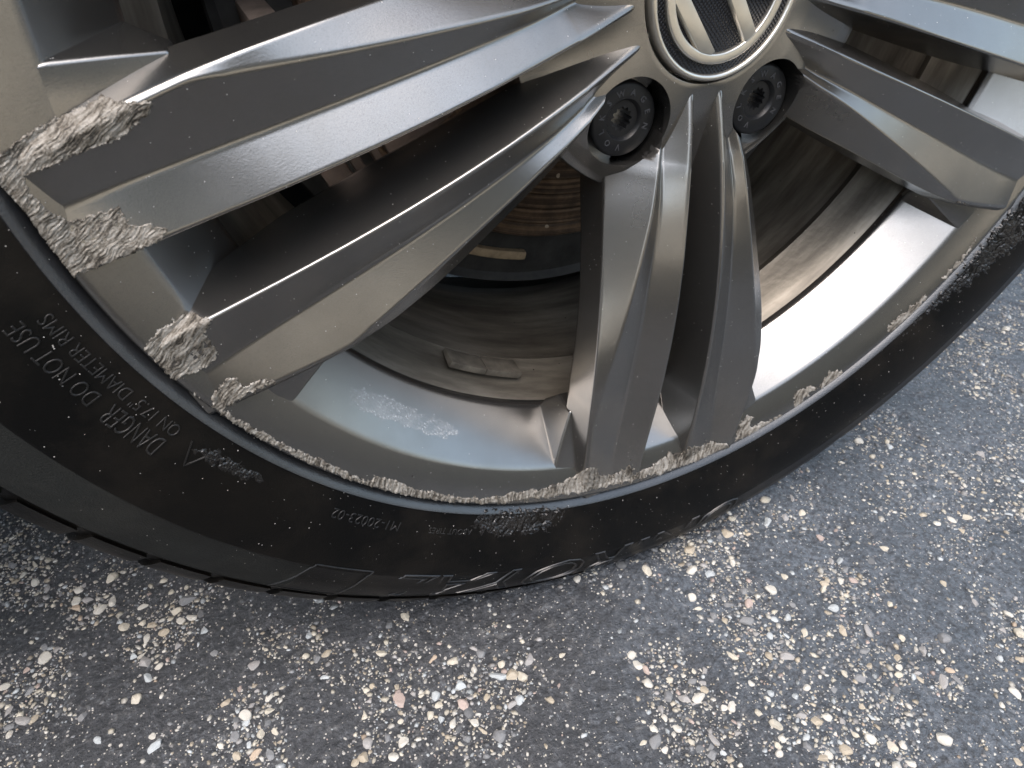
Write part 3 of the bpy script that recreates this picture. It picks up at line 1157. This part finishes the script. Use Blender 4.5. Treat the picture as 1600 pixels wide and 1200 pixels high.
AL = [
 # end of the upper left spoke and the lip beside it
 ([(-4, 240), (22, 222), (60, 195), (100, 178), (140, 160), (160, 150), (185, 156), (215, 158), (238, 155), (240, 168), (228, 185), (205, 205), (180, 222), (150, 232), (115, 245), (80, 262), (42, 276), (45, 298), (75, 325), (92, 335), (110, 343), (150, 332), (185, 320), (195, 335), (205, 350), (235, 348), (262, 358), (258, 372), (230, 388), (195, 402), (160, 416), (125, 428), (112, 442), (85, 405), (60, 372), (30, 330), (5, 300), (-4, 290)], 45, 1.5),
 # end of the lower left spoke
 ([(222, 545), (240, 520), (262, 505), (280, 493), (300, 486), (318, 494), (335, 497), (328, 512), (322, 520), (338, 540), (344, 552), (335, 568), (310, 582), (285, 592), (276, 598), (300, 612), (330, 632), (335, 610), (355, 588), (375, 590), (378, 603), (405, 592), (436, 592), (434, 600), (410, 608), (385, 620), (352, 640), (375, 655), (410, 672), (440, 690), (475, 705), (478, 722), (400, 684), (340, 645), (290, 606), (262, 588), (240, 565)], 50, 1.5),
 # scraped band along the bottom of the lip
 ([(470, 702), (510, 720), (540, 734), (570, 748), (590, 742), (620, 750), (650, 762), (690, 770), (730, 777), (780, 774), (800, 768), (840, 763), (880, 752), (905, 736), (930, 728), (940, 742), (965, 738), (985, 718), (992, 738), (1015, 728), (1032, 716), (1045, 705), (1062, 706), (1085, 695), (1110, 688), (1136, 692), (1142, 700), (1090, 724), (1020, 745), (960, 760), (880, 775), (780, 789), (720, 787), (650, 781), (540, 750), (470, 720)], 75, 1.4),
 ([(1146, 692), (1152, 668), (1165, 648), (1180, 650), (1172, 666), (1200, 655), (1238, 640), (1240, 618), (1250, 606), (1268, 602), (1282, 606), (1262, 622), (1240, 646), (1185, 684)], 60, 1.0),
 ([(1280, 604), (1284, 590), (1298, 580), (1316, 574), (1320, 582), (1305, 598), (1284, 612)], 60, 1.0),
 ([(1384, 518), (1390, 506), (1402, 494), (1420, 480), (1432, 470), (1445, 458), (1452, 462), (1430, 490), (1395, 522)], 50, 0.9),
 ([(1470, 436), (1486, 416), (1505, 398), (1524, 372), (1530, 376), (1510, 402), (1478, 440)], 50, 0.9),
 ([(1494, 316), (1505, 312), (1514, 318), (1506, 322)], 50, 0.6),
]
for i, (poly, ang, amp) in enumerate(AL):
    scrape(poly, bvh_alloy, 'kerb_scrape', 'raw', rim, ang=ang, amp=amp * 0.42, seed=i + 1, crumb=0.15 if i < 2 else 0.8)
def mat_chalk():
    mt, nt, b = new_mat('chalky_residue')
    g = NT(nt)
    at = nt.nodes.new('ShaderNodeAttribute')
    at.attribute_name = 'tone'
    b.inputs['Base Color'].default_value = (0.50, 0.52, 0.53, 1)
    set_in(b, Roughness=0.7)
    n = g.noise(950, 5, 0.8)
    g.lk(g.math('MULTIPLY', g.ramp(n, [(0.36, 0.0), (0.66, 0.55)]), g.ramp(at.outputs['Fac'], [(0.15, 0.0), (0.6, 1.0)])), b.inputs['Alpha'])
    return mt
M['chalk'] = mat_chalk()
scrape([(535, 606), (560, 602), (600, 616), (650, 636), (715, 664), (724, 680), (700, 690), (650, 676), (590, 656), (548, 636)], bvh_alloy, 'chalk_stain', 'chalk', rim, step=3, amp=0.0, base=0.06, ragged=9, edge=1.0, seed=40)
TY = [
 ([(735, 802), (760, 797), (800, 793), (850, 790), (888, 792), (885, 806), (862, 826), (835, 838), (790, 842), (755, 838), (738, 822)], 62, 1.5),
 ([(1395, 540), (1430, 500), (1500, 418), (1560, 345), (1604, 296), (1604, 372), (1570, 405), (1520, 446), (1470, 480), (1430, 512)], 60, 1.3),
 ([(295, 700), (330, 698), (380, 725), (420, 745), (415, 757), (380, 752), (330, 730)], 50, 0.5),
]
for i, (poly, ang, amp) in enumerate(TY):
    scrape(poly, bvh_tyre, 'rubber_gouge', 'torn', tyre, ang=ang, amp=amp, seed=i + 20, crumb=0.3, ragged=9, edge=8)

# ------------------------------------------------------------------ brake
dz = -106
prof = [(60, 0)]
for i in range(26):
    r = 62 + i * 2.75
    prof += [(r, 0.0), (r + 1.2, -0.45 if i % 3 else -0.9)]
prof += [(133.5, 0.2), (135.6, 0.1), (136.4, -1.0), (136.4, -11), (60, -11)]
rotor = revolve('brake_disc', prof, 220, closed_prof=True, sharp=50)
disc = link('brake_disc', rotor, M['disc'], wheel, (0, -dz / 1000 - 0.10, HW))
disc['label'] = 'rusty grooved iron brake disc'
hat = revolve('disc_hat', [(20, 40), (70, 40), (73, 38), (75, 30), (76, -3), (60, -3), (60, 30), (20, 34)], 120, closed_prof=True, sharp=35)
link('disc_hat', hat, M['disc'], disc)
shield = revolve('s', [(40, -118), (150, -118), (165, -120), (169, -117), (170, -119), (166, -123), (40, -122)], 160, closed_prof=True, sharp=35)
sh = link('dust_shield', shield, M['shield'], wheel, WLOC)

def sect(r0, r1, a0, a1, z0, z1, n=10):
    V, F = [], []
    for i in range(n + 1):
        a = R(a0 + (a1 - a0) * i / n)
        for r, z in ((r0, z0), (r1, z0), (r1, z1), (r0, z1)):
            V.append(L(r * math.cos(a), r * math.sin(a), z))
    for i in range(n):
        for q in range(4):
            F.append((i * 4 + q, i * 4 + (q + 1) % 4, i * 4 + 4 + (q + 1) % 4, i * 4 + 4 + q))
    F += [(0, 1, 2, 3), (n * 4, n * 4 + 1, n * 4 + 2, n * 4 + 3)]
    return bevel_mesh(recalc(mk('c', V, F)), 0.0018)
cal = link('brake_caliper', sect(147, 158, -176, -150, -66, -150), M['caliper'], wheel, WLOC)
link('outer_finger', sect(100, 131, -170, -152.4, -60, -78), M['caliper'], cal)
link('shield_slot_light', sect(149, 154.5, -119, -101, -114, -120), M['slot_light'], sh)  # solid bar coloured like the lit slot in the shield
for r0_, r1_ in ((141.3, 145.6), (133.6, 137.0)):
    link('pad_clip', sect(r0_, r1_, -166, -152.4, -57, -68, 6), M['caliper'], cal)

# ------------------------------------------------------------------ the rest of the car, out of the picture
def side_profile():
    P = [(-3.25, 0.24), (-3.35, 0.50), (-3.30, 0.72), (-2.9, 0.86), (-2.2, 0.95), (-1.5, 1.42), (-0.4, 1.46), (0.30, 1.30), (0.46, 1.05), (0.60, 0.98), (0.64, 0.70), (0.58, 0.42)]
    arch = [(0.365 * math.cos(R(a)), HW + 0.365 * math.sin(R(a))) for a in range(10, 189, 7)]
    return P + [(0.40, 0.36)] + arch + [(-0.42, 0.16), (-2.25, 0.16)] + [(-2.62 + 0.365 * math.cos(R(a)), HW + 0.365 * math.sin(R(a))) for a in range(-8, 189, 7)]
PP = side_profile()
V = [(x, y, z) for y in (0.0, 1.76) for x, z in PP]
n = len(PP)
F = [tuple(range(n)), tuple(range(2 * n - 1, n - 1, -1))] + [(i, (i + 1) % n, n + (i + 1) % n, n + i) for i in range(n)]
body = recalc(mk('car_body', V, F, False))
bo_ = link('car_body', body, M['paint'], wheel, (0, -0.10, 0))
LV, LF = box(-0.46, 0.46, 0.30, 0.34, 0.10, 0.70)
link('wheel_arch_liner', mk('liner', LV, LF, False), M['trim'], bo_)  # flat panel, enlarged to block light from behind the wheel

# ------------------------------------------------------------------ pavement and houses behind the viewer, unseen, put in to be reflected
def slab(name, x0, x1, y0, y1, z0, z1, mat):
    V_, F_ = box(x0, x1, y0, y1, z0, z1)
    me_ = bevel_mesh(recalc(mk(name, V_, F_, False)), 0.012)
    return link(name, me_, mat)
conc = mat_simple('pale_concrete', (0.37, 0.33, 0.25), 0.85, 0.0, 300, 0.4, 0.2, 8)
pv = slab('added_pavement', -14, 14, -5.2, -0.50, -0.3, 0.12, conc)  # unseen slab added so the wheel facets reflect a warm tan
pv['kind'] = 'structure'

siding = mat_simple('tan_siding', (0.255, 0.228, 0.175), 0.8, 0.0, 40, 0.2, 0.12, 3)
roofing = mat_simple('brown_shingles', (0.10, 0.08, 0.07), 0.9, 0.0, 40, 0.4, 0.3, 6)
glassy = mat_simple('dark_window', (0.03, 0.035, 0.04), 0.1, 0.0, 40, 0.0, 0.1, 6)
whitep = mat_simple('white_door_paint', (0.62, 0.60, 0.56), 0.6, 0.0, 40, 0.1, 0.05, 6)
def added_house(x, y, wd, hgt, rotz, label):  # unseen building added so the wheel reflects a dull tan horizon
    V_, F_ = box(-wd / 2, wd / 2, -7, 0, -0.4, hgt)
    h = link('added_house', mk('added_house', V_, F_, False), siding, None, (x, y, 0))
    h.rotation_euler = (0, 0, rotz)
    h['label'] = label
    h['category'] = 'added_house'
    V_ = [(-wd / 2 - .4, -7.4, hgt), (wd / 2 + .4, -7.4, hgt), (wd / 2 + .4, .4, hgt), (-wd / 2 - .4, .4, hgt), (-wd / 2 - .4, -3.5, hgt + 2.4), (wd / 2 + .4, -3.5, hgt + 2.4)]
    link('roof', mk('roof', V_, [(0, 1, 5, 4), (2, 3, 4, 5), (0, 4, 3), (1, 2, 5), (3, 2, 1, 0)], False), roofing, h)
    for i, wx in enumerate((-0.36, -0.12, 0.12, 0.36)):
        V_, F_ = box(wx * wd - .55, wx * wd + .55, -0.05, 0.04, hgt - 2.1, hgt - 0.8)
        link('window', mk('window', V_, F_, False), glassy, h)
    V_, F_ = box(-0.3 * wd, -0.3 * wd + 2.6, -0.05, 0.04, 0.1, 2.3)
    link('garage_door', mk('garage_door', V_, F_, False), whitep, h)
    return h
added_house(1.5, -11, 13, 5.4, 0.0, 'unseen, put in for reflections: tan sided house with garage across the pavement behind the viewer')
added_house(-14, -7, 11, 5.2, -1.1, 'unseen, put in for reflections: tan sided house with garage standing at an angle along the pavement')
